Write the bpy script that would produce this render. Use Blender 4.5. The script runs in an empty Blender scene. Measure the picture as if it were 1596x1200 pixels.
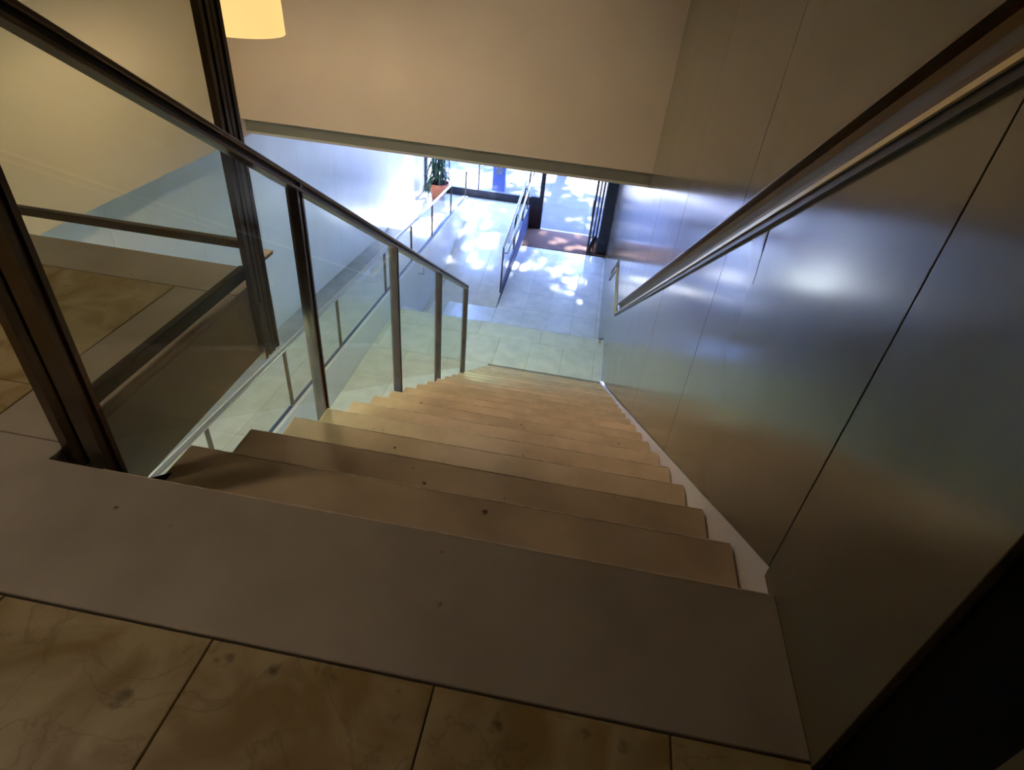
import bpy, bmesh, math, random
from mathutils import Vector, Matrix
random.seed(7)
S = bpy.context.scene
C = S.collection

# ------------------------------------------------------------------ camera
CAM = Vector((-0.5388, -0.875, 1.1067))
yaw, pit, rol, FPX = -0.1002, 0.6362, 0.105, 933.7855
fw = Vector((math.sin(yaw)*math.cos(pit), math.cos(yaw)*math.cos(pit), -math.sin(pit)))
ri = Vector((math.cos(yaw), -math.sin(yaw), 0))
up = ri.cross(fw)
r2 = math.cos(rol)*ri + math.sin(rol)*up
u2 = -math.sin(rol)*ri + math.cos(rol)*up
cd = bpy.data.cameras.new('camera'); cam = bpy.data.objects.new('camera', cd); C.objects.link(cam)
cam.matrix_world = Matrix(((r2.x, u2.x, -fw.x, CAM.x), (r2.y, u2.y, -fw.y, CAM.y), (r2.z, u2.z, -fw.z, CAM.z), (0, 0, 0, 1)))
cd.sensor_fit = 'HORIZONTAL'; cd.sensor_width = 36; cd.lens = 36*FPX/1596; cd.clip_start = 0.02
S.camera = cam

# ------------------------------------------------------------------ world, sun, exposure
W = bpy.data.worlds.new('sky'); S.world = W; W.use_nodes = True
bg = W.node_tree.nodes['Background']; bg.inputs['Color'].default_value = (0.25, 0.39, 1.0, 1); bg.inputs['Strength'].default_value = 39.0
sd = bpy.data.lights.new('sun', 'SUN'); sd.energy = 105; sd.angle = math.radians(1.6); sd.color = (0.84, 0.88, 1.0)
sun = bpy.data.objects.new('sun', sd); C.objects.link(sun)
SUND = Vector((-0.05, -0.90, -0.92)).normalized()
sun.rotation_euler = SUND.to_track_quat('-Z', 'Y').to_euler()
vs = S.view_settings; vs.view_transform = 'Standard'; vs.look = 'None'; vs.exposure = 0; vs.gamma = 1; vs.use_curve_mapping = False

# ------------------------------------------------------------------ materials
def mat(name, col, rough=0.5, metal=0.0, col2=None, scale=6, detail=4, bump=0.0, spec=0.5, contrast=(0.35, 0.65), vary=0.0, rvar=0.0, coat=0, spots=0):
    m = bpy.data.materials.new(name); m.use_nodes = True
    nt = m.node_tree; b = nt.nodes['Principled BSDF']
    b.inputs['Base Color'].default_value = (*col, 1); b.inputs['Roughness'].default_value = rough; b.inputs['Metallic'].default_value = metal
    b.inputs['Specular IOR Level'].default_value = spec; b.inputs['Coat Weight'].default_value = coat
    if col2 or bump or rvar:
        tc = nt.nodes.new('ShaderNodeNewGeometry'); n = nt.nodes.new('ShaderNodeTexNoise')
        n.inputs['Scale'].default_value = scale; n.inputs['Detail'].default_value = detail
        nt.links.new(tc.outputs['Position'], n.inputs['Vector'])
        if col2:
            r = nt.nodes.new('ShaderNodeValToRGB')
            r.color_ramp.elements[0].position, r.color_ramp.elements[1].position = contrast
            r.color_ramp.elements[0].color = (*col2, 1); r.color_ramp.elements[1].color = (*col, 1)
            nt.links.new(n.outputs['Fac'], r.inputs['Fac']); out = r.outputs['Color']
            if vary:
                oi = nt.nodes.new('ShaderNodeObjectInfo'); h = nt.nodes.new('ShaderNodeHueSaturation')
                mr = nt.nodes.new('ShaderNodeMapRange'); mr.inputs['To Min'].default_value = 1-vary; mr.inputs['To Max'].default_value = 1+vary
                nt.links.new(oi.outputs['Random'], mr.inputs['Value']); nt.links.new(mr.outputs['Result'], h.inputs['Value'])
                nt.links.new(out, h.inputs['Color']); out = h.outputs['Color']
            if spots:
                sn = nt.nodes.new('ShaderNodeTexNoise'); sn.inputs['Scale'].default_value = spots; sn.inputs['Detail'].default_value = 2
                nt.links.new(tc.outputs['Position'], sn.inputs['Vector'])
                sr = nt.nodes.new('ShaderNodeValToRGB'); sr.color_ramp.elements[0].position = 0.735; sr.color_ramp.elements[1].position = 0.775
                nt.links.new(sn.outputs['Fac'], sr.inputs['Fac'])
                sx = nt.nodes.new('ShaderNodeMix'); sx.data_type = 'RGBA'; sx.inputs['B'].default_value = (0.09, 0.06, 0.04, 1)
                nt.links.new(sr.outputs['Color'], sx.inputs['Factor']); nt.links.new(out, sx.inputs['A']); out = sx.outputs['Result']
            nt.links.new(out, b.inputs['Base Color'])
        if rvar:
            mr = nt.nodes.new('ShaderNodeMapRange'); mr.inputs['To Min'].default_value = rough-rvar; mr.inputs['To Max'].default_value = rough+rvar
            nt.links.new(n.outputs['Fac'], mr.inputs['Value']); nt.links.new(mr.outputs['Result'], b.inputs['Roughness'])
        if bump:
            bp = nt.nodes.new('ShaderNodeBump'); bp.inputs['Strength'].default_value = bump; bp.inputs['Distance'].default_value = 0.01
            nt.links.new(n.outputs['Fac'], bp.inputs['Height']); nt.links.new(bp.outputs['Normal'], b.inputs['Normal'])
    return m

def marble(name):
    m = bpy.data.materials.new(name); m.use_nodes = True
    nt = m.node_tree; b = nt.nodes['Principled BSDF']; b.inputs['Roughness'].default_value = 0.38
    g = nt.nodes.new('ShaderNodeNewGeometry'); oi = nt.nodes.new('ShaderNodeObjectInfo')
    ad = nt.nodes.new('ShaderNodeVectorMath'); ad.operation = 'MULTIPLY_ADD'
    cv = nt.nodes.new('ShaderNodeCombineXYZ'); nt.links.new(oi.outputs['Random'], cv.inputs['X']); nt.links.new(oi.outputs['Random'], cv.inputs['Z'])
    nt.links.new(cv.outputs['Vector'], ad.inputs[0]); ad.inputs[1].default_value = (7, 7, 7); nt.links.new(g.outputs['Position'], ad.inputs[2])
    n1 = nt.nodes.new('ShaderNodeTexNoise'); n1.inputs['Scale'].default_value = 5; n1.inputs['Detail'].default_value = 6; n1.inputs['Distortion'].default_value = 1.2
    n2 = nt.nodes.new('ShaderNodeTexNoise'); n2.inputs['Scale'].default_value = 2.6; n2.inputs['Detail'].default_value = 8; n2.inputs['Distortion'].default_value = 2.2
    n3 = nt.nodes.new('ShaderNodeTexNoise'); n3.inputs['Scale'].default_value = 15; n3.inputs['Detail'].default_value = 3
    for n in (n1, n2, n3): nt.links.new(ad.outputs['Vector'], n.inputs['Vector'])
    r1 = nt.nodes.new('ShaderNodeValToRGB'); r1.color_ramp.elements[0].position = 0.36; r1.color_ramp.elements[1].position = 0.6
    r1.color_ramp.elements[0].color = (0.33, 0.22, 0.08, 1); r1.color_ramp.elements[1].color = (0.51, 0.40, 0.22, 1)
    nt.links.new(n1.outputs['Fac'], r1.inputs['Fac'])
    r2_ = nt.nodes.new('ShaderNodeValToRGB'); e = r2_.color_ramp.elements
    e[0].position = 0.485; e[0].color = (0, 0, 0, 1); e[1].position = 0.5; e[1].color = (1, 1, 1, 1)
    x = e.new(0.515); x.color = (0, 0, 0, 1)
    nt.links.new(n2.outputs['Fac'], r2_.inputs['Fac'])
    r3 = nt.nodes.new('ShaderNodeValToRGB'); r3.color_ramp.elements[0].position = 0.66; r3.color_ramp.elements[1].position = 0.8
    nt.links.new(n3.outputs['Fac'], r3.inputs['Fac'])
    mx = nt.nodes.new('ShaderNodeMix'); mx.data_type = 'RGBA'; nt.links.new(r1.outputs['Color'], mx.inputs['A']); mx.inputs['B'].default_value = (0.13, 0.075, 0.02, 1)
    sc = nt.nodes.new('ShaderNodeMath'); sc.operation = 'MULTIPLY'; sc.inputs[1].default_value = 0.3; nt.links.new(r2_.outputs['Color'], sc.inputs[0]); nt.links.new(sc.outputs[0], mx.inputs['Factor'])
    m2 = nt.nodes.new('ShaderNodeMix'); m2.data_type = 'RGBA'; nt.links.new(mx.outputs['Result'], m2.inputs['A']); m2.inputs['B'].default_value = (0.06, 0.035, 0.012, 1)
    nt.links.new(r3.outputs['Color'], m2.inputs['Factor'])
    nt.links.new(m2.outputs['Result'], b.inputs['Base Color'])
    return m

def glass(name, tint, refl=0.9):
    m = bpy.data.materials.new(name); m.use_nodes = True; nt = m.node_tree; nt.nodes.clear()
    o = nt.nodes.new('ShaderNodeOutputMaterial'); t = nt.nodes.new('ShaderNodeBsdfTransparent'); t.inputs['Color'].default_value = (*tint, 1)
    g = nt.nodes.new('ShaderNodeBsdfGlossy'); g.inputs['Roughness'].default_value = 0.02; g.inputs['Color'].default_value = (refl, refl, refl, 1)
    lw = nt.nodes.new('ShaderNodeLayerWeight'); lw.inputs['Blend'].default_value = 0.5
    pw = nt.nodes.new('ShaderNodeMath'); pw.operation = 'POWER'; pw.inputs[1].default_value = 4.5; nt.links.new(lw.outputs['Facing'], pw.inputs[0])
    f = nt.nodes.new('ShaderNodeMath'); f.operation = 'MULTIPLY_ADD'; f.inputs[1].default_value = 0.6; f.inputs[2].default_value = 0.025; nt.links.new(pw.outputs[0], f.inputs[0])
    mx = nt.nodes.new('ShaderNodeMixShader')
    nt.links.new(f.outputs[0], mx.inputs['Fac']); nt.links.new(t.outputs[0], mx.inputs[1]); nt.links.new(g.outputs[0], mx.inputs[2]); nt.links.new(mx.outputs[0], o.inputs['Surface'])
    return m

def emit(name, col, st):
    m = bpy.data.materials.new(name); m.use_nodes = True; b = m.node_tree.nodes['Principled BSDF']
    b.inputs['Base Color'].default_value = (*[c*0.5 for c in col], 1); b.inputs['Emission Color'].default_value = (*col, 1); b.inputs['Emission Strength'].default_value = st
    return m

M = dict(
    panel=mat('panel_lacquer', (0.175, 0.15, 0.10), 0.15, 0.0, (0.16, 0.138, 0.09), 3, 2, spec=0.85, rvar=0.03),
    plaster=mat('plaster_beige', (0.66, 0.54, 0.40), 0.75, 0, (0.63, 0.51, 0.38), 2, 3, bump=0.01),
    trim=mat('trim_olive', (0.22, 0.205, 0.16), 0.6),
    white=mat('white_paint', (0.72, 0.68, 0.62), 0.55),
    lowwall=mat('lacquered_white_wall', (0.80, 0.81, 0.80), 0.22, 0, (0.76, 0.77, 0.76), 2.5, 3, spec=0.5),
    stone=mat('limestone', (0.49, 0.42, 0.345), 0.5, 0, (0.40, 0.335, 0.265), 4, 6, bump=0.03, vary=0.04, spots=16),
    tread=mat('stair_limestone', (0.70, 0.53, 0.36), 0.34, 0, (0.54, 0.40, 0.265), 5, 6, bump=0.03, vary=0.07, spots=18),
    nosing=mat('worn_edge_highlight', (0.82, 0.68, 0.54), 0.3, 0, (0.6, 0.47, 0.35), 30, 3),  # lighter colour carries the highlight along the step edges
    tile=mat('white_marble_tile', (0.78, 0.77, 0.71), 0.2, 0, (0.67, 0.67, 0.62), 5, 5, vary=0.05, rvar=0.05, spec=0.55),
    grout=mat('grout', (0.30, 0.29, 0.26), 0.9),
    gutter=mat('grey_border_stone', (0.40, 0.41, 0.39), 0.4, 0, (0.33, 0.34, 0.33), 5, 4),
    marble=marble('yellow_marble'),
    bronze=mat('dark_bronze_steel', (0.17, 0.135, 0.11), 0.28, 0.85, (0.13, 0.1, 0.085), 8, 3),
    steel=mat('brushed_steel', (0.62, 0.6, 0.56), 0.22, 1.0),
    lip=mat('brass_lip', (0.90, 0.76, 0.46), 0.28, 0.35),
    channel=mat('bronze_channel', (0.145, 0.088, 0.042), 0.42, 0.85),
    frame=mat('dark_frame', (0.025, 0.025, 0.035), 0.35, 0.3),
    wine=mat('dark_wine_panel', (0.05, 0.02, 0.022), 0.4),
    black=mat('black_paint', (0.004, 0.004, 0.004), 0.8, spec=0.1),
    mat=mat('coir', (0.13, 0.06, 0.03), 0.95, 0, (0.09, 0.04, 0.02), 60, 3, bump=0.4),
    wood=mat('pale_wood', (0.75, 0.5, 0.22), 0.45, 0, (0.66, 0.42, 0.17), 20, 3),
    terra=mat('terracotta', (0.52, 0.17, 0.085), 0.8, 0, (0.42, 0.13, 0.065), 12, 3),
    leaf=mat('leaf_green', (0.03, 0.085, 0.04), 0.4, 0, (0.018, 0.055, 0.03), 9, 2),
    bark=mat('bark', (0.16, 0.11, 0.07), 0.9, 0, (0.09, 0.06, 0.04), 14, 5, bump=0.5),
    pave=mat('pavement', (0.05, 0.047, 0.044), 0.8, 0, (0.041, 0.038, 0.036), 3, 5, vary=0.04),
    slabface=mat('slab_render', (0.47, 0.41, 0.32), 0.6, 0, (0.41, 0.36, 0.28), 5, 4),
    bluepillar=mat('blue_grey_metal', (0.05, 0.07, 0.16), 0.35, 0.2),
    navy=mat('navy_panel', (0.035, 0.045, 0.10), 0.7, spec=0.2),
    scuff=mat('scuff_grey', (0.09, 0.08, 0.08), 0.8),
    soil=mat('soil', (0.05, 0.035, 0.025), 0.95),
    ceilm=mat('ceiling_paint', (0.62, 0.58, 0.5), 0.8),
    glass=glass('green_glass', (0.965, 0.985, 0.968)),
    clear=glass('clear_glass', (0.96, 0.975, 0.985)),
    shade=emit('lamp_shade_glow', (1.0, 0.66, 0.235), 1.0),
    tube=emit('tube_glow', (0.95, 1.0, 0.72), 2.5),
    spot=emit('bulb_fill_glow', (1.0, 0.8, 0.5), 3.0),
)

# ------------------------------------------------------------------ helpers
def setp(o, label=None, cat=None, kind=None, group=None):
    if label: o['label'] = label
    if cat: o['category'] = cat
    if kind: o['kind'] = kind
    if group: o['group'] = group
    return o
def empty(name, loc, label, cat, group=None, kind=None):
    o = bpy.data.objects.new(name, None); C.objects.link(o); o.location = loc; o.empty_display_size = 0.1
    return setp(o, label, cat, kind, group)
def link(name, me, m, parent=None, smooth=False):
    o = bpy.data.objects.new(name, me); C.objects.link(o)
    if m and not me.materials: me.materials.append(m)
    if smooth:
        for p in me.polygons: p.use_smooth = True
    if parent:
        o.parent = parent
        o.matrix_parent_inverse = Matrix.Translation(parent.location).inverted()
    return o
def tomesh(bm, name):
    bmesh.ops.recalc_face_normals(bm, faces=bm.faces[:])
    me = bpy.data.meshes.new(name); bm.to_mesh(me); bm.free(); return me
def add_box(bm, a, b):
    x0, y0, z0 = a; x1, y1, z1 = b
    v = [bm.verts.new(p) for p in ((x0,y0,z0),(x1,y0,z0),(x1,y1,z0),(x0,y1,z0),(x0,y0,z1),(x1,y0,z1),(x1,y1,z1),(x0,y1,z1))]
    for f in ((0,3,2,1),(4,5,6,7),(0,1,5,4),(1,2,6,5),(2,3,7,6),(3,0,4,7)): bm.faces.new([v[i] for i in f])
    return v
def bevel(bm, w, seg=1):
    bmesh.ops.bevel(bm, geom=bm.edges[:], offset=w, segments=seg, affect='EDGES', clamp_overlap=True)
def box(name, a, b, m, parent=None, bw=0.0):
    bm = bmesh.new(); add_box(bm, a, b)
    if bw: bevel(bm, bw)
    return link(name, tomesh(bm, name), m, parent)
CACHE = {}
def piece(name, a, b, m, parent, bw=0.002):
    """box piece whose mesh is shared between pieces of one size"""
    d = tuple(round(b[i]-a[i], 4) for i in range(3)); k = (d, m.name, bw)
    if k not in CACHE:
        bm = bmesh.new(); add_box(bm, (0,0,0), d); bevel(bm, bw); me = tomesh(bm, name); me.materials.append(m); CACHE[k] = me
    o = bpy.data.objects.new(name, CACHE[k]); C.objects.link(o); o.parent = parent
    if parent: o.matrix_parent_inverse = Matrix.Translation(parent.location).inverted()
    o.location = a
    return o
def prism(name, pts, x0, x1, m, parent=None, bw=0.0, ax='x'):
    """polygon in the YZ plane (or XZ for ax='y', XY for ax='z') extruded"""
    bm = bmesh.new()
    def P(t, c):
        return (c, t[0], t[1]) if ax == 'x' else ((t[0], c, t[1]) if ax == 'y' else (t[0], t[1], c))
    A = [bm.verts.new(P(p, x0)) for p in pts]; B = [bm.verts.new(P(p, x1)) for p in pts]
    bm.faces.new(A); bm.faces.new(B[::-1]); n = len(pts)
    for i in range(n): bm.faces.new((A[i], B[i], B[(i+1) % n], A[(i+1) % n]))
    if bw: bevel(bm, bw)
    return link(name, tomesh(bm, name), m, parent)
def bar(name, p, q, w, h, m, parent=None, upv=(0,0,1), bw=0.003):
    """square bar from p to q"""
    p, q = Vector(p), Vector(q); d = (q-p).normalized(); s = d.cross(Vector(upv)).normalized(); u = s.cross(d)
    bm = bmesh.new(); v = []
    for c in (p, q):
        for a, b in ((-1,-1),(1,-1),(1,1),(-1,1)): v.append(bm.verts.new(c + s*a*w/2 + u*b*h/2))
    for f in ((0,1,2,3),(7,6,5,4),(0,4,5,1),(1,5,6,2),(2,6,7,3),(3,7,4,0)): bm.faces.new([v[i] for i in f])
    if bw: bevel(bm, bw)
    return link(name, tomesh(bm, name), m, parent)
def lathe(name, prof, c, m, parent=None, n=32, smooth=True):
    bm = bmesh.new(); rings = []
    for r, z in prof:
        rings.append([bm.verts.new((c[0]+r*math.cos(2*math.pi*i/n), c[1]+r*math.sin(2*math.pi*i/n), c[2]+z)) for i in range(n)])
    for a, b in zip(rings, rings[1:]):
        for i in range(n): bm.faces.new((a[i], a[(i+1) % n], b[(i+1) % n], b[i]))
    if prof[0][0] > 0.001 and prof[0] != prof[-1]:
        pass
    bmesh.ops.remove_doubles(bm, verts=bm.verts[:], dist=1e-5)
    return link(name, tomesh(bm, name), m, parent, smooth)
def tiles(parent, name, x0, x1, y0, y1, ztop, xs, ys, m, th=0.02, gap=0.003, zf=None, bw=0.0015):
    """tile pieces on the given joint lines, clipped to the region"""
    X = [x0]+[x for x in sorted(xs) if x0+0.02 < x < x1-0.02]+[x1]
    Y = [y0]+[y for y in sorted(ys) if y0+0.02 < y < y1-0.02]+[y1]
    for i in range(len(X)-1):
        for j in range(len(Y)-1):
            a = (X[i]+gap/2, Y[j]+gap/2); b = (X[i+1]-gap/2, Y[j+1]-gap/2)
            if zf:
                za, zb = zf(a[1]), zf(b[1])
                bm = bmesh.new(); v = add_box(bm, (a[0], a[1], -th), (b[0], b[1], 0))
                for q in v: q.co.z += za if q.co.y < (a[1]+b[1])/2 else zb
                bevel(bm, bw); link(name, tomesh(bm, name), m, parent)
            else:
                piece(name, (a[0], a[1], ztop-th), (b[0], b[1], ztop), m, parent, bw)
def frange(a, b, s):
    r = []; x = a
    while x <= b+1e-6: r.append(round(x, 4)); x += s
    return r

# ------------------------------------------------------------------ key dimensions (metres)
T, R = 0.29, 0.1796           # going and rise
N = 21
XS = -1.6                     # open side of the stair
Z1 = -N*R                     # middle landing
Z2 = Z1-5*R                   # entrance floor
Y1, Y2 = N*T, 7.24            # middle landing from / to
ZP = -4.09                    # platform under the window
XL, XLU = -4.70, -4.25        # left wall below / above
XB = -3.40                    # ramp balustrade
YF = 13.65                    # glazed front
ZC = -0.78                    # entrance hall ceiling
SL = R/T

# ================================================================== STRUCTURE
# ---- upper floor
f_up = box('floor_upper', (XLU, -3.0, -0.30), (XS-0.135, 1.075, -0.022), M['slabface'])
setp(f_up, 'upper gallery floor of yellow marble tiles with a pale stone border', 'floor', 'structure')
f_ld = box('floor_landing', (XS-0.134, -3.0, -0.30), (0.9, -0.012, -0.022), M['slabface'])
setp(f_ld, 'top landing floor of yellow marble behind a wide stone edge slab', 'floor', 'structure')
# big edge slab at the head of the stair
piece('edge_slab', (-1.742, -0.331, -0.045), (0.0, 0.008, 0.0), M['stone'], f_ld, 0.002)
tiles(f_ld, 'marble_tile', -1.742, 0.0, -2.6, -0.335, 0.0, [-1.54, -1.108, -0.677, -0.246], [-2.02, -1.46, -0.9], M['marble'])
tiles(f_ld, 'marble_tile', 0.0, 0.9, -2.6, -0.505, 0.0, [0.43], [-2.02, -1.46, -0.9], M['marble'])
# gallery: border slabs along both edges, marble inside
tiles(f_up, 'border_slab', -1.973, -1.735, -2.6, 0.875, 0.0, [], [-1.6, -0.8, 0.066], M['stone'], th=0.04)
tiles(f_up, 'border_slab', XLU, -1.735, 0.877, 1.09, 0.0, [-3.6, -2.8], [], M['stone'], th=0.04)
tiles(f_up, 'marble_tile', XLU, -1.975, -2.6, 0.875, 0.0, frange(-3.7, -2.0, 0.43), [-1.75, -1.25, -0.75, -0.25, 0.25], M['marble'])

# ---- right wall of lacquered panels, with the sloping handrail groove
PT = 0.022
wr = box('wall_right', (0.07, -3.0, Z2-0.05), (0.25, YF+0.2, 2.5), M['plaster'])
setp(wr, 'tall right wall clad in glossy olive brown lacquered panels beside the stairs', 'wall', 'structure')
def gro(y, off):               # groove edge height above the stair line
    if y <= 6.05: return off-SL*y
    if y <= 7.48: return off-SL*6.05
    return off-SL*6.05-SL*(y-7.48)
G0, G1 = 1.108, 1.25
YE = 8.90
def foot(y):                   # lower edge of the panels
    if y <= 0.084: return 0.002
    yb = Y1-0.02
    if y <= yb: return max(0.052-SL*y, Z1+0.004) if y > 0.084 else 0
    if y <= Y2+0.08: return Z1+0.004
    return max(Z1+0.004-SL*(y-Y2-0.08), Z2+0.004)
joints = [-0.342, 0.084, 1.365, 2.655, 3.945, 5.235, 6.525, 7.815, 9.105, 10.395, 11.685, 12.58]
def poly_between(y0, y1, lo, hi):
    br = [y for y in (0.084, 6.05, 7.48, Y1-0.02, Y1+0.03, Y2+0.08, Y2+0.08+(Z1-Z2)/SL, YE) if y0+1e-4 < y < y1-1e-4]
    ys = [y0]+br+[y1]; ys = sorted(set(ys))
    return [(y, lo(y)) for y in ys]+[(y, hi(y)) for y in ys[::-1]]
g = 0.0018
for i in range(len(joints)-1):
    a, b = joints[i]+g, joints[i+1]-g
    if b <= YE or a < YE:
        e = min(b, YE)
        ft = (lambda y: -0.03) if i == 0 else foot
        prism('wall_panel', poly_between(a, e, ft, lambda y: gro(y, G0)), 0.0, PT, M['panel'], wr, 0.0012)
        prism('wall_panel', poly_between(a, e, lambda y: gro(y, G1), lambda y: 2.5), 0.0, PT, M['panel'], wr, 0.0012)
        if b > YE: prism('wall_panel', [(YE+.002, foot(YE)), (b, Z2+0.004), (b, 2.5), (YE+.002, 2.5)], 0.0, PT, M['panel'], wr, 0.0012)
    else:
        prism('wall_panel', [(a, Z2+0.004), (b, Z2+0.004), (b, 2.5), (a, 2.5)], 0.0, PT, M['panel'], wr, 0.0012)
prism('wall_panel', [(-3.0, 0.002), (-0.505, 0.002), (-0.505, 2.5), (-3.0, 2.5)], 0.0, PT, M['panel'], wr, 0.0012)
box('end_closer', (0.0005, 12.585, Z2), (0.07, YF+0.2, 2.5), M['frame'], wr)
box('foot_closer', (0.0, -0.0, Z2-0.2), (0.07, YF, Z2), M['grout'], wr)
# the dark joint groove behind the panels and the black strip
bs = box('trim_black_strip', (0.012, -0.503, 0.003), (0.06, -0.344, 2.5), M['black'])
setp(bs, 'black vertical strip at the end of the right wall panelling', 'trim', 'structure')
sm = prism('scuff_mark', [(0.945, 0.41), (0.955, 0.405), (0.963, 0.44), (0.966, 0.475), (0.956, 0.478), (0.95, 0.44)], -0.0012, -0.0002, M['scuff'], wr)
prism('scuff_line', [(0.9285, 0.31), (0.9305, 0.31), (0.949, 0.405), (0.9465, 0.405)], -0.0008, -0.0002, M['scuff'], wr)

# ---- left walls
wlu = box('wall_left_upper', (XLU-0.2, -3.0, -0.795), (XLU, 5.6, 2.5), M['plaster'])
setp(wlu, 'plain beige plaster upper wall on the left above the ramp', 'wall', 'structure')
wll = box('wall_left_lower', (XL-0.2, 0.0, Z2-0.05), (XL-0.02, YF+0.2, ZC), M['plaster'])
setp(wll, 'pale glossy panelled lower wall on the left beside the ramp', 'wall', 'structure')
jl = frange(0.0, 13.6, 1.2)+[YF]
for a, b in zip(jl, jl[1:]): piece('wall_panel', (XL-0.02, a+.0015, Z2), (XL, b-.0015, ZC), M['lowwall'], wll, 0.001)
# ---- fascia wall over the hall, hall ceiling, upper ceiling, back walls
wf = box('wall_front_upper', (XLU, 5.2, -0.60), (0.0, 5.6, 2.5), M['plaster'])
setp(wf, 'large blank tan plaster wall hanging above the entrance hall', 'wall', 'structure')
tr = box('trim_1', (XLU, 5.30, -0.74), (0.0, 5.6, -0.602), M['trim'])
setp(tr, 'narrow olive grey band along the lower edge of the tan hanging wall', 'trim', 'structure')
ch = box('ceiling_hall', (XL-0.2, 5.31, ZC-0.0), (0.0, YF+0.2, ZC+0.03), M['ceilm']); ch.location.z = 0.01
setp(ch, 'flat pale ceiling over the lower entrance hall', 'ceiling', 'structure')
cg = box('ceiling_ramp', (XL-0.2, 0.0, -0.795+0.0), (XLU-0.2, 5.31, ZC+0.04), M['ceilm'])
setp(cg, 'narrow strip of pale ceiling over the ramp at the left', 'ceiling', 'structure')
cu = box('ceiling_upper', (XLU-0.2, -3.2, 2.5), (0.9, 5.6, 2.6), M['ceilm'])
setp(cu, 'pale ceiling high above the stairwell', 'ceiling', 'structure')
wb = box('wall_back', (XLU-0.2, -3.2, -0.30), (0.9, -3.0, 2.5), M['slabface'])
setp(wb, 'dim brown wall at the back of the top landing', 'wall', 'structure')
wbl = box('wall_back_lower', (XL-0.2, -0.2, Z2), (0.0, -0.03, -0.302), M['lowwall'])
setp(wbl, 'pale wall closing the space below the gallery', 'wall', 'structure')

# ---- middle landing (stone tiles), beside and below the stair
fm = box('floor_middle', (XB-0.06, 0.0, Z1-0.22), (0.0, Y2-0.01, Z1-0.021), M['grout'])
setp(fm, 'middle landing floor of pale stone tiles at the foot of the long stair', 'floor', 'structure')
jx = [-0.125, -0.6, -1.08, -1.57, -2.05, -2.53, -3.01]
tiles(fm, 'floor_tile', XB+0.062, 0.0, 6.84, Y2, Z1, [-0.965, -1.93, -2.9], [], M['tile'])
tiles(fm, 'floor_tile', XB+0.062, 0.0, 6.11, 6.84, Z1, jx, [], M['tile'])
tiles(fm, 'floor_tile', XB+0.062, XS-0.01, 0.0, 6.11, Z1, [-2.2, -2.8], frange(0.5, 6.0, 0.7), M['tile'])
# ---- entrance floor
fl = box('floor_lower', (XL-0.2, Y2-0.3, Z2-0.2), (0.0, YF+0.1, Z2-0.021), M['grout'])
setp(fl, 'entrance hall floor of large pale polished stone tiles', 'floor', 'structure')
tiles(fl, 'floor_tile', -2.03, 0.0, 8.42, 12.44, Z2, [-0.07, -0.54, -1.01, -1.48], frange(8.75, 12.4, 0.68), M['tile'])
tiles(fl, 'floor_tile', XB+0.062, -2.03, 8.42, 9.3, Z2, [-2.5, -2.97], [8.75], M['tile'])
box('mat_well', (-2.03, 12.445, Z2-0.021), (-0.0, YF, Z2-0.006), M['grout'], fl)
# ---- ramp up to the window platform, and platform
def zrA(y): return Z2 if y < 9.3 else (ZP if y > 12.6 else Z2+(ZP-Z2)*(y-9.3)/3.3)
ra = prism('floor_ramp', [(9.3, Z2-0.02), (YF, Z2-0.02), (YF, ZP-0.021), (12.6, ZP-0.021), (9.3, Z2-0.0195)], XB+0.062, -2.035, M['lowwall'])
setp(ra, 'tiled ramp rising from the entrance floor to the window platform', 'floor', 'structure')
tiles(ra, 'floor_tile', XB+0.062, -2.035, 9.3, 12.6, 0, [-2.5, -2.97], frange(9.95, 12.4, 0.66), M['tile'], zf=zrA)
tiles(ra, 'floor_tile', XB+0.062, -2.035, 12.602, YF, ZP, [-2.5, -2.97], [13.1], M['tile'])
prism('side_face', [(9.32, Z2), (12.6, Z2), (YF-.1, Z2), (YF-.1, ZP-.02), (12.6, ZP-.02)], -2.0345, -2.022, M['navy'], ra)
# ---- long ramp by the left wall
def zrB(y): return max(-3.22-0.0745*y, ZP)
rb = prism('floor_ramp_long', [(0.0, Z2), (YF, Z2), (YF, ZP-0.021), (11.678, ZP-0.021), (0.0, -3.241)], XL, XB-0.062, M['grout'])
setp(rb, 'long sloping tiled ramp running beside the left wall', 'floor', 'structure')
tiles(rb, 'floor_tile', XL+0.3, XB-0.062, 0.0, 11.678, 0, [-3.95], frange(0.9, 11.6, 0.9), M['tile'], zf=zrB)
tiles(rb, 'border_slab', XL, XL+0.3, 0.0, 11.678, 0, [], frange(1.2, 11.6, 1.2), M['gutter'], zf=zrB)
tiles(rb, 'floor_tile', XL, XB-0.062, 11.68, YF, ZP, [-4.3, -3.85], [12.35, 13.0], M['tile'])
tiles(rb, 'floor_tile', XB-0.06, XB+0.06, 12.45, YF, ZP, [], [13.0], M['tile'])
# plinth between the ramps
def zpl(y): return -2.95-0.058*y
pl = prism('wall_plinth', [(0.0, Z2), (12.44, Z2), (12.44, zpl(12.44)), (0.0, zpl(0))], XB-0.06, XB+0.06, M['lowwall'], bw=0.006)
setp(pl, 'low white plinth wall carrying the glass balustrade of the ramp', 'wall', 'structure')

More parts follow.
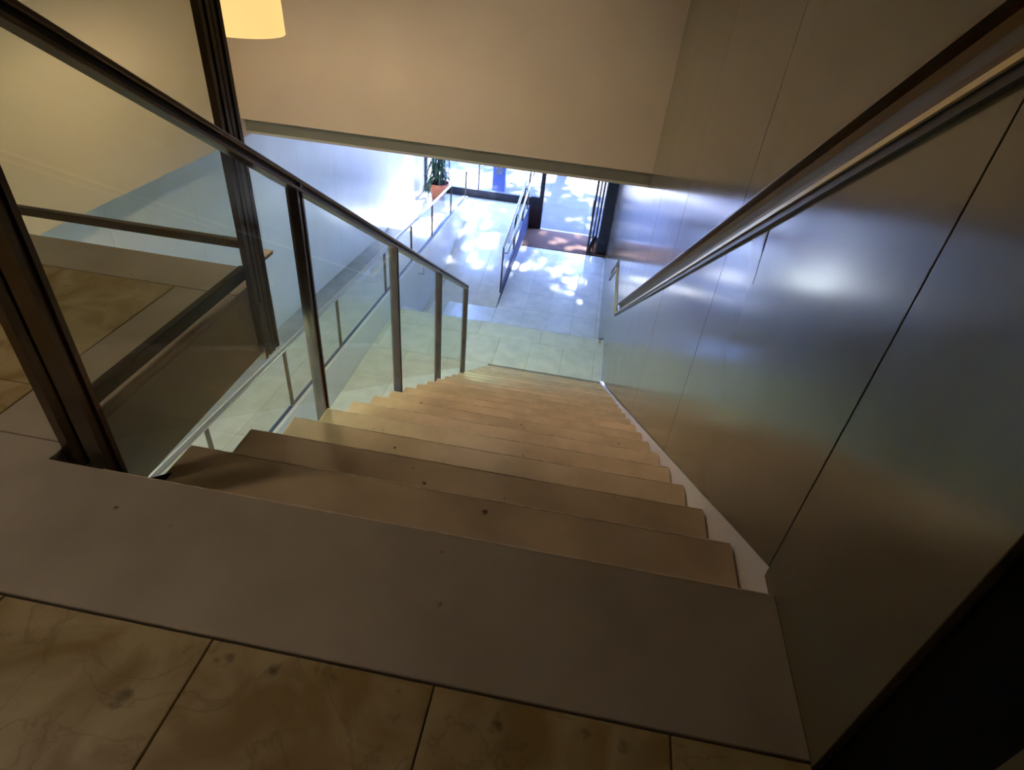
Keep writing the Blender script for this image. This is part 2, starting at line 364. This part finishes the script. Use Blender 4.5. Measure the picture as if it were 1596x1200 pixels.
# ================================================================== STAIRS
st = empty('staircase', (-0.8, 3.0, Z1), 'long straight flight of worn brown stone steps going down', 'staircase')
pts = [(0.0, -0.06)]
for k in range(1, N):
    pts += [((k-1)*T-0.014, -k*R-0.032), (k*T-0.014, -k*R-0.032)]
pts += [(20*T-0.014, Z1+0.001), (20*T-0.35, Z1+0.001), (0.0, -0.30)]
pts[0] = (-0.010, -0.30+0.0); pts = [(-0.010, -0.046)]+pts[1:]+[(-0.010, -0.36)]
pts = [p for i, p in enumerate(pts) if p != (0.0, -0.30)]
prism('stair_body', pts, XS+0.02, -0.002, M['slabface'], st)
for k in range(1, N):
    piece('tread', (XS, (k-1)*T-0.012, -k*R-0.03), (-0.001, k*T+0.008, -k*R), M['tread'], st, 0.006)
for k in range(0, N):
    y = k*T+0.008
    piece('worn_edge_highlight', (XS+0.004, y-0.004, -k*R-0.006), (-0.006, y+0.0012, -k*R+0.0008), M['nosing'], st, 0.0015)  # worn nosing strip with its edge highlight put into the colour
for k in range(0, N):
    zt = -k*R-(0.03 if k else 0.045)
    zb = -(k+1)*R
    piece('riser', (XS+0.01, k*T-0.012, zb), (-0.002, k*T-0.0005, zt), M['tread'], st, 0.001)
prism('skirting', [(0.0865, 0.0-0.002), (0.084, -0.33), (Y1, Z1-0.28), (Y1+0.03, Z1), (Y1-0.02, Z1+0.004)], 0.004, 0.02, M['white'], wr)
prism('skirting', [(-0.0, -0.0), (0.086, -0.0), (0.086, -0.34), (-0.0, -0.3)], 0.004, 0.02, M['white'], wr)

s2 = empty('staircase', (-1.6, 7.8, Z2), 'short flight of pale steps between middle landing and entrance floor', 'staircase')
for k in range(1, 5):
    piece('tread', (XB+0.062, Y2+(k-1)*T-0.012, Z1-k*R-0.03), (-0.001, Y2+k*T+0.006, Z1-k*R), M['tile'], s2, 0.003)
for k in range(0, 5):
    piece('riser', (XB+0.062, Y2+k*T-0.012, Z1-(k+1)*R), (-0.002, Y2+k*T-0.0005, Z1-k*R-0.03), M['tile'], s2, 0.001)

# ================================================================== RIGHT HANDRAIL IN ITS GROOVE
hr = empty('wall_handrail', (0.02, 3.0, -0.7), 'long bronze handrail channel set into the right wall panels', 'handrail')
path = [(-0.342, 0), (6.05, 0), (7.48, 0), (YE, 0)]
py = [-0.342, 6.05, 7.48, YE]
def sweep(name, prof, m, smooth=False, ys=py):
    """profile (x, offset above the stair line) swept along the groove"""
    bm = bmesh.new(); R_ = []
    for y in ys: R_.append([bm.verts.new((x, y, gro(y, o))) for x, o in prof])
    n = len(prof)
    for a, b in zip(R_, R_[1:]):
        for i in range(n): bm.faces.new((a[i], a[(i+1) % n], b[(i+1) % n], b[i]))
    bm.faces.new(R_[0]); bm.faces.new(R_[-1][::-1])
    return link(name, tomesh(bm, name), m, hr, smooth)
arc = []
for i in range(9):
    a = math.pi*i/8
    arc.append((0.004+0.048*math.sin(a)**0.8 if 0 < i < 8 else 0.004, (G0+G1)/2-0.071*math.cos(a)))
back = [(0.062, G1-0.002), (0.062, G0+0.002)]
sweep('channel', arc+back, M['channel'])
sweep('lip', [(-0.016, G0-0.004), (0.012, G0-0.004), (0.012, G0+0.004), (-0.016, G0+0.004)], M['lip'])
sweep('lip_edge', [(-0.021, G0-0.007), (-0.0162, G0-0.007), (-0.0162, G0+0.007), (-0.021, G0+0.007)], M['lip'])
sweep('under_lip_shade', [(-0.012, G0-0.030), (0.006, G0-0.030), (0.006, G0-0.0045), (-0.012, G0-0.0045)], M['frame'])  # dark strip that paints the shadow beneath the lip
sweep('upper_edge', [(-0.006, G1-0.008), (0.006, G1-0.008), (0.006, G1+0.001), (-0.006, G1+0.001)], M['bronze'])

# ================================================================== STAIR GLASS BALUSTRADE
XG = -1.628
sg = empty('glass_balustrade', (XG, 2.0, -1.3), 'stair balustrade of green glass panes with dark bronze posts and sloping handrail', 'balustrade')
HT = 1.098
SH = SL+0.0105
pys = [0.054, 1.185, 2.262, 3.318, 4.39]
def post(parent, x, y, z0, z1, m=M['bronze'], w=0.045, d=0.046):
    """twin flat-bar post with a recessed core"""
    bm = bmesh.new()
    add_box(bm, (x-w/2, y-d/2, z0), (x+w/2, y-d/2+0.014, z1)); add_box(bm, (x-w/2, y+d/2-0.014, z0), (x+w/2, y+d/2, z1))
    add_box(bm, (x-w/2+0.008, y-d/2+0.0135, z0), (x+w/2-0.008, y+d/2-0.0135, z1))
    return link('post', tomesh(bm, 'post'), m, parent)
for y in pys:
    k = int(math.floor(y/T))+1
    p = post(sg, XG, y, -k*R-0.16, HT-SH*y-0.028)
    box('fixing_plate', (XG+0.0226, y-0.02, -k*R-0.15), (XG+0.0272, y+0.02, -k*R-0.04), M['bronze'], p)
rail_a, rail_b = -0.12, 4.414
hrail = bar('handrail', (XG, rail_a, HT-SH*rail_a-0.012), (XG, rail_b, HT-SH*rail_b-0.012), 0.05, 0.014, M['bronze'], sg)
bar('handrail_web', (XG, rail_a, HT-SH*rail_a-0.028), (XG, rail_b-0.01, HT-SH*(rail_b-0.01)-0.028), 0.022, 0.022, M['frame'], hrail, bw=0.001)
bar('handrail_base', (XG, rail_a, HT-SH*rail_a-0.047), (XG, rail_b-0.02, HT-SH*(rail_b-0.02)-0.047), 0.05, 0.012, M['bronze'], hrail, bw=0.002)
for a, b in zip(pys, pys[1:]):
    lo = lambda y: 0.06-SL*y
    prism('glass_pane', [(a+0.024, lo(a)), (b-0.024, lo(b)), (b-0.024, HT-0.055-SH*b), (a+0.024, HT-0.055-SH*a)], XG-0.005, XG+0.005, M['glass'], sg)

# ================================================================== GALLERY GLASS GUARD
XQ = -1.762
gg = empty('glass_balustrade', (XQ, 0.6, 0.0), 'gallery guard of clear glass in thick dark bronze posts at the upper left', 'balustrade')
XP = -1.722
def flat_post(name, x, y):
    bm = bmesh.new()
    add_box(bm, (x-0.012, y-0.026, -0.315), (x+0.012, y-0.008, 1.12)); add_box(bm, (x-0.012, y+0.008, -0.315), (x+0.012, y+0.026, 1.12)); add_box(bm, (x-0.008, y-0.0085, -0.315), (x+0.006, y+0.0085, 1.12))
    return link(name, tomesh(bm, name), M['bronze'], gg)
for y in (0.072, 0.965):
    p = flat_post('post', XP, y)
    box('fixing_plate', (XP+0.012, y-0.02, -0.26), (XP+0.015, y+0.02, -0.07), M['bronze'], p)
flat_post('corner_post', XP, 1.023)
bar('bottom_rail', (XP-0.03, 0.1, 0.05), (XP-0.03, 0.97, 0.05), 0.03, 0.045, M['frame'], gg)
bar('top_rail', (XP-0.03, 0.12, 1.13), (XP-0.03, 1.12, 1.13), 0.05, 0.04, M['bronze'], gg)
box('glass_pane', (XP-0.035, 0.1, 0.073), (XP-0.025, 0.97, 1.11), M['glass'], gg)
bar('bottom_rail', (-4.24, 1.09, 0.098), (XP-0.03, 1.09, 0.098), 0.03, 0.032, M['bronze'], gg)
bar('top_rail', (-4.24, 1.09, 1.13), (XP-0.03, 1.09, 1.13), 0.05, 0.04, M['bronze'], gg)
box('glass_pane', (-4.24, 1.085, 0.115), (XP-0.032, 1.095, 1.11), M['glass'], gg)
wl_ = box('wood_ledge', (-1.80, 1.096, 0.038), (-1.738, 1.163, 0.052), M['wood'], gg, 0.001)
wl_['label'] = 'pale wooden ledge corner'

# ================================================================== RAMP BALUSTRADE
rbk = empty('ramp_balustrade', (XB, 6.0, -3.3), 'long glass ramp balustrade with thin dark posts on the white plinth', 'balustrade')
def ztp(y): return -2.16-0.0745*y
rys = [1.15, 2.5, 3.86, 5.2, 6.93, 8.25, 9.55, 11.0, 12.4]
for y in rys:
    bar('post', (XB+0.01, y, zpl(y)), (XB+0.01, y, ztp(y)-0.01), 0.03, 0.03, M['bronze'], rbk, upv=(1,0,0), bw=0.002)
for a, b in zip(rys, rys[1:]):
    prism('glass_pane', [(a+.02, zpl(a)+.015), (b-.02, zpl(b)+.015), (b-.02, ztp(b)-.02), (a+.02, ztp(a)-.02)], XB+0.005, XB+0.015, M['glass'], rbk)
bar('handrail', (XB+0.01, 0.6, ztp(0.6)), (XB+0.01, 12.43, ztp(12.43)), 0.045, 0.02, M['steel'], rbk)
bar('base_rail', (XB+0.01, 0.6, zpl(0.6)+0.012), (XB+0.01, 12.4, zpl(12.4)+0.012), 0.03, 0.022, M['bluepillar'], rbk)
for y in rys[1:-1]:
    b_ = bar('bracket', (XB+0.01, y, ztp(y)-0.16), (XB+0.01, y+0.14, ztp(y)-0.165), 0.012, 0.02, M['bronze'], rbk) if abs(y-6.93) < .1 else None
br = empty('rail_bracket', (XB+0.06, 8.5, -3.72), 'small grey steel hook bracket fixed to the white plinth face', 'bracket')
bar('arm', (XB+0.06, 8.5, -3.76), (XB+0.15, 8.5, -3.76), 0.025, 0.025, M['steel'], br)
bar('upright', (XB+0.15, 8.5, -3.775), (XB+0.15, 8.5, -3.64), 0.025, 0.025, M['steel'], br, upv=(1,0,0))

# ================================================================== ENTRANCE BALUSTRADE (between door floor and platform ramp)
XM = -2.05
mb = empty('entrance_balustrade', (XM, 11.5, Z2), 'short glass balustrade with steel rails between entrance floor and small ramp', 'balustrade')
def zma(y): return -3.62+(y-9.8)*0.155
mys = [9.8, 11.3, 12.5, 13.3]
for y in mys:
    bar('post', (XM+0.005, y, zrA(y)), (XM+0.005, y, zma(y)), 0.035, 0.035, M['bronze'], mb, upv=(1,0,0), bw=0.002)
for a, b in zip(mys, mys[1:]):
    prism('glass_pane', [(a+.02, zrA(a)+.03), (b-.02, zrA(b)+.03), (b-.02, zma(b)-.03), (a+.02, zma(a)-.03)], XM, XM+0.01, M['clear'], mb)
bar('handrail', (XM+0.005, 9.8, zma(9.8)), (XM+0.005, 13.35, zma(13.35)), 0.045, 0.02, M['steel'], mb)
bar('lower_rail', (XM+0.005, 9.82, zrA(9.82)+0.02), (XM+0.005, 12.6, ZP+0.02), 0.03, 0.03, M['bluepillar'], mb)
bar('side_handrail', (XM+0.09, 9.85, zma(9.85)-0.12), (XM+0.09, 13.3, zma(13.3)-0.12), 0.03, 0.03, M['steel'], mb)
for y in (9.86, 11.3, 12.5):
    bar('bracket', (XM+0.005, y, zma(y)-0.14), (XM+0.09, y, zma(y)-0.14), 0.015, 0.02, M['bronze'], mb)

# ================================================================== GLAZED FRONT
w1 = box('window_1', (XL, YF-0.05, ZP), (-1.72, YF+0.06, ZP+0.19), M['frame'])
setp(w1, 'wide entrance hall window with dark blue steel frame over a low sill', 'window', 'structure')
box('head_rail', (XL, YF-0.04, ZC-0.42), (-1.72, YF+0.05, ZC), M['frame'], w1)
box('jamb', (XL, YF-0.04, ZP+0.19), (XL+0.06, YF+0.05, ZC-0.42), M['frame'], w1)
box('mullion', (-1.80, YF-0.06, Z2), (-1.70, YF+0.06, ZC), M['frame'], w1)
box('kick_panel', (-2.02, YF-0.045, Z2), (-1.80, YF+0.05, ZP+0.19), M['wine'], w1)
box('under_sill', (XL, YF-0.03, Z2), (-2.03, YF+0.05, ZP), M['frame'], w1)
for a, b in ((XL+0.06, -3.35), (-3.33, -1.80)):
    box('glass_pane', (a, YF-0.004, ZP+0.19), (b, YF+0.004, ZC-0.42), M['clear'], w1)
box('mullion', (-3.35, YF-0.03, ZP+0.19), (-3.33, YF+0.03, ZC-0.42), M['frame'], w1)
d1 = box('door_1', (-1.70, YF-0.05, ZC-0.45), (-0.30, YF+0.06, ZC), M['frame'])
setp(d1, 'open doorway to the bright street with a dark steel lintel', 'door', 'structure')
# dark pier against the right wall
pr_ = box('wall_pier', (-0.24, 12.56, Z2), (0.0, YF+0.06, ZC), M['frame'])
setp(pr_, 'dark steel pier beside the open door at the right wall', 'wall', 'structure')
def leaf(x0, x1, y0, y1, label):
    t = empty('door_leaf', (x0, y0, Z2), label, 'door')
    p, q = Vector((x0, y0, 0)), Vector((x1, y1, 0)); d = (q-p).normalized()
    zb, zt = Z2+0.02, ZC-0.5
    def fb(n, a, b, za, zb_, w): bar(n, (a.x, a.y, za), (b.x, b.y, zb_), w, 0.045, M['frame'], t, upv=(d.y, -d.x, 0) if abs((b-a).length) < 0.01 else (0, 0, 1), bw=0.002)
    bar('stile', (p.x, p.y, zb), (p.x, p.y, zt), 0.05, 0.04, M['frame'], t, upv=(d.y, -d.x, 0), bw=0.002)
    bar('stile', (q.x, q.y, zb), (q.x, q.y, zt), 0.05, 0.04, M['frame'], t, upv=(d.y, -d.x, 0), bw=0.002)
    bar('bottom_rail', (p.x, p.y, zb+0.09), (q.x, q.y, zb+0.09), 0.036, 0.18, M['frame'], t, bw=0.002)
    bar('top_rail', (p.x, p.y, zt-0.04), (q.x, q.y, zt-0.04), 0.036, 0.08, M['frame'], t, bw=0.002)
    bar('glass_pane', (p.x, p.y, (zb+zt)/2+0.05), (q.x, q.y, (zb+zt)/2+0.05), 0.01, zt-zb-0.26, M['clear'], t, bw=0)
    mm = (p+q)/2; bar('stile', (mm.x, mm.y, zb+0.18), (mm.x, mm.y, zt-0.08), 0.03, 0.03, M['frame'], t, upv=(d.y, -d.x, 0), bw=0.002)
    h = bar('handle', (p.x-0.035, p.y+0.12, Z2+0.85), (p.x-0.035, p.y+0.12, Z2+1.25), 0.025, 0.025, M['steel'], t, upv=(1, 0, 0))
    return t
leaf(-0.45, -0.28, 12.52, 13.56, 'dark framed glass door leaf standing open inward beside the dark pier')
mt = box('door_mat', (-2.0, 12.45, Z2-0.006), (-0.02, YF-0.06, Z2+0.012), M['mat'], None, 0.004)
setp(mt, 'brown coir door mat inside the open doorway', 'mat')
ds = empty('door_stop', (-0.07, 7.16, Z1), 'small white floor door stop with dark cap at the right wall', 'door stop')
lathe('body', [(0.0, 0), (0.026, 0), (0.026, 0.03), (0.022, 0.036), (0.0, 0.036)], (-0.06, 7.13, Z1), M['white'], ds, 20)
lathe('cap', [(0.0, 0.036), (0.012, 0.036), (0.012, 0.042), (0.0, 0.042)], (-0.06, 7.13, Z1), M['black'], ds, 16)

# ================================================================== POTTED PLANT
px, pyy, pz = -4.22, 13.15, ZP
pp = empty('potted_plant', (px, pyy, pz), 'tall dark green strap leaved plant in terracotta pot by the window', 'plant')
lathe('pot', [(0.0, 0.0), (0.15, 0.0), (0.22, 0.33), (0.245, 0.33), (0.25, 0.40), (0.225, 0.40), (0.21, 0.34), (0.0, 0.34)], (px, pyy, pz), M['terra'], pp)
lathe('soil', [(0.0, 0.365), (0.212, 0.36), (0.212, 0.35), (0, 0.35)], (px, pyy, pz), M['soil'], pp)
for dx, dy, h in ((0, 0, 1.3), (0.07, 0.05, 0.9), (-0.07, -0.03, 0.65)):
    bm = bmesh.new(); bmesh.ops.create_cone(bm, cap_ends=True, segments=10, radius1=0.026, radius2=0.018, depth=h)
    for v in bm.verts: v.co += Vector((px+dx+v.co.z*0.03, pyy+dy, pz+0.34+h/2))
    link('stem', tomesh(bm, 'stem'), M['bark'], pp, True)
def leaf_mesh(L, w, droop):
    bm = bmesh.new(); rows = []
    for i in range(8):
        t = i/7; ww = w*math.sin(math.pi*min(1, 0.12+t*0.88))**0.7*(1 if t < 1 else 0)
        x = L*(t-0.15*droop*t*t); z = L*(0.55*t-droop*t*t)
        rows.append([bm.verts.new((x, -ww/2, z+0.01)), bm.verts.new((x, 0, z)), bm.verts.new((x, ww/2, z+0.01))])
    for a, b in zip(rows, rows[1:]):
        bm.faces.new((a[0], a[1], b[1], b[0])); bm.faces.new((a[1], a[2], b[2], b[1]))
    me = tomesh(bm, 'leaf'); me.materials.append(M['leaf'])
    for p in me.polygons: p.use_smooth = True
    return me
LM = [leaf_mesh(0.42, 0.06, 1.2), leaf_mesh(0.46, 0.065, 1.6), leaf_mesh(0.36, 0.055, 0.7)]
for i in range(120):
    o = bpy.data.objects.new('leaf', random.choice(LM)); C.objects.link(o); o.parent = pp
    o.matrix_parent_inverse = Matrix.Translation(pp.location).inverted()
    k = random.choice((0, 1, 1, 2, 2)); h = (1.3, 0.9, 0.65)[k]; dx, dy = ((0, 0), (0.07, 0.05), (-0.07, -0.03))[k]
    z = pz+0.34+h*random.uniform(0.12, 1.02)
    o.location = (px+dx, pyy+dy, z); o.rotation_euler = (random.uniform(-.2, .2), random.uniform(-0.3, 0.5), random.uniform(0, 6.28))
    s = random.uniform(0.7, 1.0); o.scale = (s, s, s)

# ================================================================== PENDANT LAMP
lx, ly, lz = -2.87, 3.2, 0.49
pd = empty('pendant_lamp', (lx, ly, lz), 'glowing yellow drum pendant lamp hanging in front of the tan wall', 'lamp')
lathe('lamp_shade', [(0.225, 0.0), (0.232, 0.005), (0.222, 0.395), (0.215, 0.40), (0.213, 0.395), (0.223, 0.006), (0.225, 0.0)], (lx, ly, lz), M['shade'], pd, 48)
lathe('cord', [(0.0, 0.25), (0.004, 0.25), (0.004, 2.03), (0.0, 2.03)], (lx, ly, lz), M['black'], pd, 8)
lathe('ceiling_rose', [(0.0, 1.99), (0.05, 1.99), (0.05, 2.03), (0.0, 2.03)], (lx, ly, lz), M['white'], pd, 20)
lathe('bulb', [(0.0, 0.12), (0.03, 0.14), (0.04, 0.18), (0.03, 0.22), (0.015, 0.26), (0.0, 0.27)], (lx, ly, lz), M['spot'], pd, 20)
ld = bpy.data.lights.new('bulb_light', 'POINT'); ld.energy = 46; ld.color = (1.0, 0.80, 0.56); ld.shadow_soft_size = 0.05
lo_ = bpy.data.objects.new('bulb_light', ld); C.objects.link(lo_); lo_.location = (lx, ly, lz+0.018); lo_.parent = pd; lo_.matrix_parent_inverse = Matrix.Translation(pd.location).inverted()

# unseen ceiling spots added over the stairwell for warm fill
for (x, y, e) in ((-3.2, 3.9, 88), (-1.5, 4.0, 92), (-0.85, 2.1, 60), (-2.6, -0.6, 62)):
    t = empty('added_fill_lamp', (x, y, 2.5), 'added unseen round downlight above the %s' % ('top landing' if y < 0 else 'upper steps' if y < 3 else 'left end of the tan wall' if x < -2 else 'middle of the tan wall'), 'lamp', 'added fill lights')
    lathe('ring', [(0.09, 2.488), (0.115, 2.488), (0.115, 2.5), (0.09, 2.5), (0.09, 2.488)], (x, y, 0), M['steel'], t, 32)
    lathe('diffuser', [(0.0, 2.494), (0.09, 2.494), (0.09, 2.499), (0.0, 2.499)], (x, y, 0), M['spot'], t, 32)
    a = bpy.data.lights.new('fill_light', 'SPOT'); a.spot_size = math.radians(66 if 0 < y < 3 else 108); a.spot_blend = 0.7; a.shadow_soft_size = 0.08; a.energy = e; a.color = (1.0, 0.83, 0.62)
    ao = bpy.data.objects.new('fill_light', a); C.objects.link(ao); ao.location = (x, y, 2.485); ao.parent = t; ao.matrix_parent_inverse = Matrix.Translation(t.location).inverted()
# tube lamps on the soffit over the ramp
for y in (0.55,):
    x = -2.7 if y < 1 else -4.45
    zt = -0.302 if y < 1 else -0.797
    t = empty('tube_lamp', (x, y, zt), 'pale green fluorescent tube lamp under the %s' % ('gallery' if y < 1 else 'left wall overhang'), 'lamp')
    bar('housing', (x-0.6, y, zt-0.02), (x+0.6, y, zt-0.02), 0.08, 0.04, M['white'], t) if y < 1 else bar('housing', (x, y-0.6, zt-0.02), (x, y+0.6, zt-0.02), 0.08, 0.04, M['white'], t)
    bar('tube', (x-0.56, y, zt-0.052), (x+0.56, y, zt-0.052), 0.025, 0.025, M['tube'], t, bw=0.008) if y < 1 else bar('tube', (x, y-0.56, zt-0.052), (x, y+0.56, zt-0.052), 0.025, 0.025, M['tube'], t, bw=0.008)
    a = bpy.data.lights.new('tube_light', 'AREA'); a.shape = 'RECTANGLE'; a.size = 1.1 if y < 1 else 0.04; a.size_y = 0.04 if y < 1 else 1.1
    a.energy = 46; a.color = (0.80, 1.0, 0.60)
    ao = bpy.data.objects.new('tube_light', a); C.objects.link(ao); ao.location = (x, y, zt-0.07); ao.parent = t; ao.matrix_parent_inverse = Matrix.Translation(t.location).inverted()

# square ceiling panel lamps in the hall ceiling over the middle landing and the ramp
for x, y, e, w in ((-1.9, 6.3, 26, 'middle landing'),):
    t = empty('ceiling_panel_lamp', (x, y, ZC+0.01), 'square pale green ceiling panel lamp above the %s' % w, 'lamp')
    bm = bmesh.new(); z = ZC+0.01
    for q in (((-.31, -.31), (.31, -.28)), ((-.31, .28), (.31, .31)), ((-.31, -.28), (-.28, .28)), ((.28, -.28), (.31, .28))):
        add_box(bm, (x+q[0][0], y+q[0][1], z-0.02), (x+q[1][0], y+q[1][1], z))
    link('frame', tomesh(bm, 'frame'), M['white'], t)
    box('diffuser', (x-.279, y-.279, z-0.012), (x+.279, y+.279, z-0.001), M['tube'], t)
    a = bpy.data.lights.new('panel_light', 'AREA'); a.shape = 'SQUARE'; a.size = 0.55; a.energy = e; a.color = (0.62, 1.0, 0.58)
    ao = bpy.data.objects.new('panel_light', a); C.objects.link(ao); ao.location = (x, y, z-0.022); ao.parent = t; ao.matrix_parent_inverse = Matrix.Translation(t.location).inverted()

# ================================================================== STREET
pv = box('floor_street', (-30, YF+0.06, Z2-0.3), (30, 60, Z2-0.05), M['pave'])
setp(pv, 'pale sunlit street pavement beyond the glazed front', 'pavement', 'structure')
tiles(pv, 'paving_slab', -6.6, 3.0, YF+0.07, 19.6, Z2-0.03, frange(-5.4, 2.5, 1.2), frange(14.6, 19, 0.9), M['pave'], th=0.02, gap=0.006)
bp_ = empty('street_post', (-3.18, 15.9, Z2-0.03), 'square blue grey metal post standing on the pavement outside the window', 'post')
box('shaft', (-3.36, 15.75, Z2-0.03), (-3.0, 16.05, Z2+1.3), M['bluepillar'], bp_, 0.01)
box('panel', (-3.27, 15.742, Z2+0.55), (-3.09, 15.75, Z2+1.2), M['steel'], bp_)
def tree(name, x, y, label, seed, hc, nl=1050, ry=3.0):
    rnd = random.Random(seed)
    t = empty(name, (x, y, Z2-0.05), label, 'tree', 'street trees')
    bm = bmesh.new(); bmesh.ops.create_cone(bm, cap_ends=True, segments=12, radius1=0.17, radius2=0.09, depth=hc)
    for v in bm.verts: v.co += Vector((x+0.08*math.sin(v.co.z), y, Z2-0.05+hc/2))
    link('trunk', tomesh(bm, 'trunk'), M['bark'], t, True)
    verts = []; faces = []
    for i in range(nl):
        while True:
            q = Vector((rnd.uniform(-1, 1), rnd.uniform(-1, 1), rnd.uniform(-1, 1)))
            if q.length < 1: break
        c = Vector((x, y, Z2+hc+0.9))+Vector((q.x*3.0, q.y*ry, q.z*1.5))
        a = Vector((rnd.gauss(0, 1), rnd.gauss(0, 1), rnd.gauss(0, .5))).normalized(); b = a.orthogonal().normalized()
        b.rotate(Matrix.Rotation(rnd.uniform(0, 6.28), 3, a)); l = rnd.uniform(0.18, 0.34); w = l*0.45
        n = len(verts); verts += [c-a*l, c-b*w, c+a*l, c+b*w]; faces.append((n, n+1, n+2, n+3))
    me = bpy.data.meshes.new('foliage'); me.from_pydata(verts, [], faces); me.materials.append(M['leaf'])
    o = link('foliage', me, None, t); o['kind'] = 'stuff'
tree('street_tree', -1.5, 18.5, 'broad leafy street tree nearest to the doorway', 1, 4.3, 2100, 3.9)
tree('street_tree', -7.7, 18.8, 'leafy street tree standing outside the left end of the window', 2, 4.2)
tree('street_tree', 4.8, 18.6, 'leafy street tree to the right along the near pavement', 3, 4.4)
tree('street_tree', -4.0, 25.8, 'leafy street tree across the pavement opposite the window', 4, 4.4, 1700)
tree('street_tree', 2.4, 25.8, 'leafy street tree across the pavement to the right', 5, 4.3, 1700)
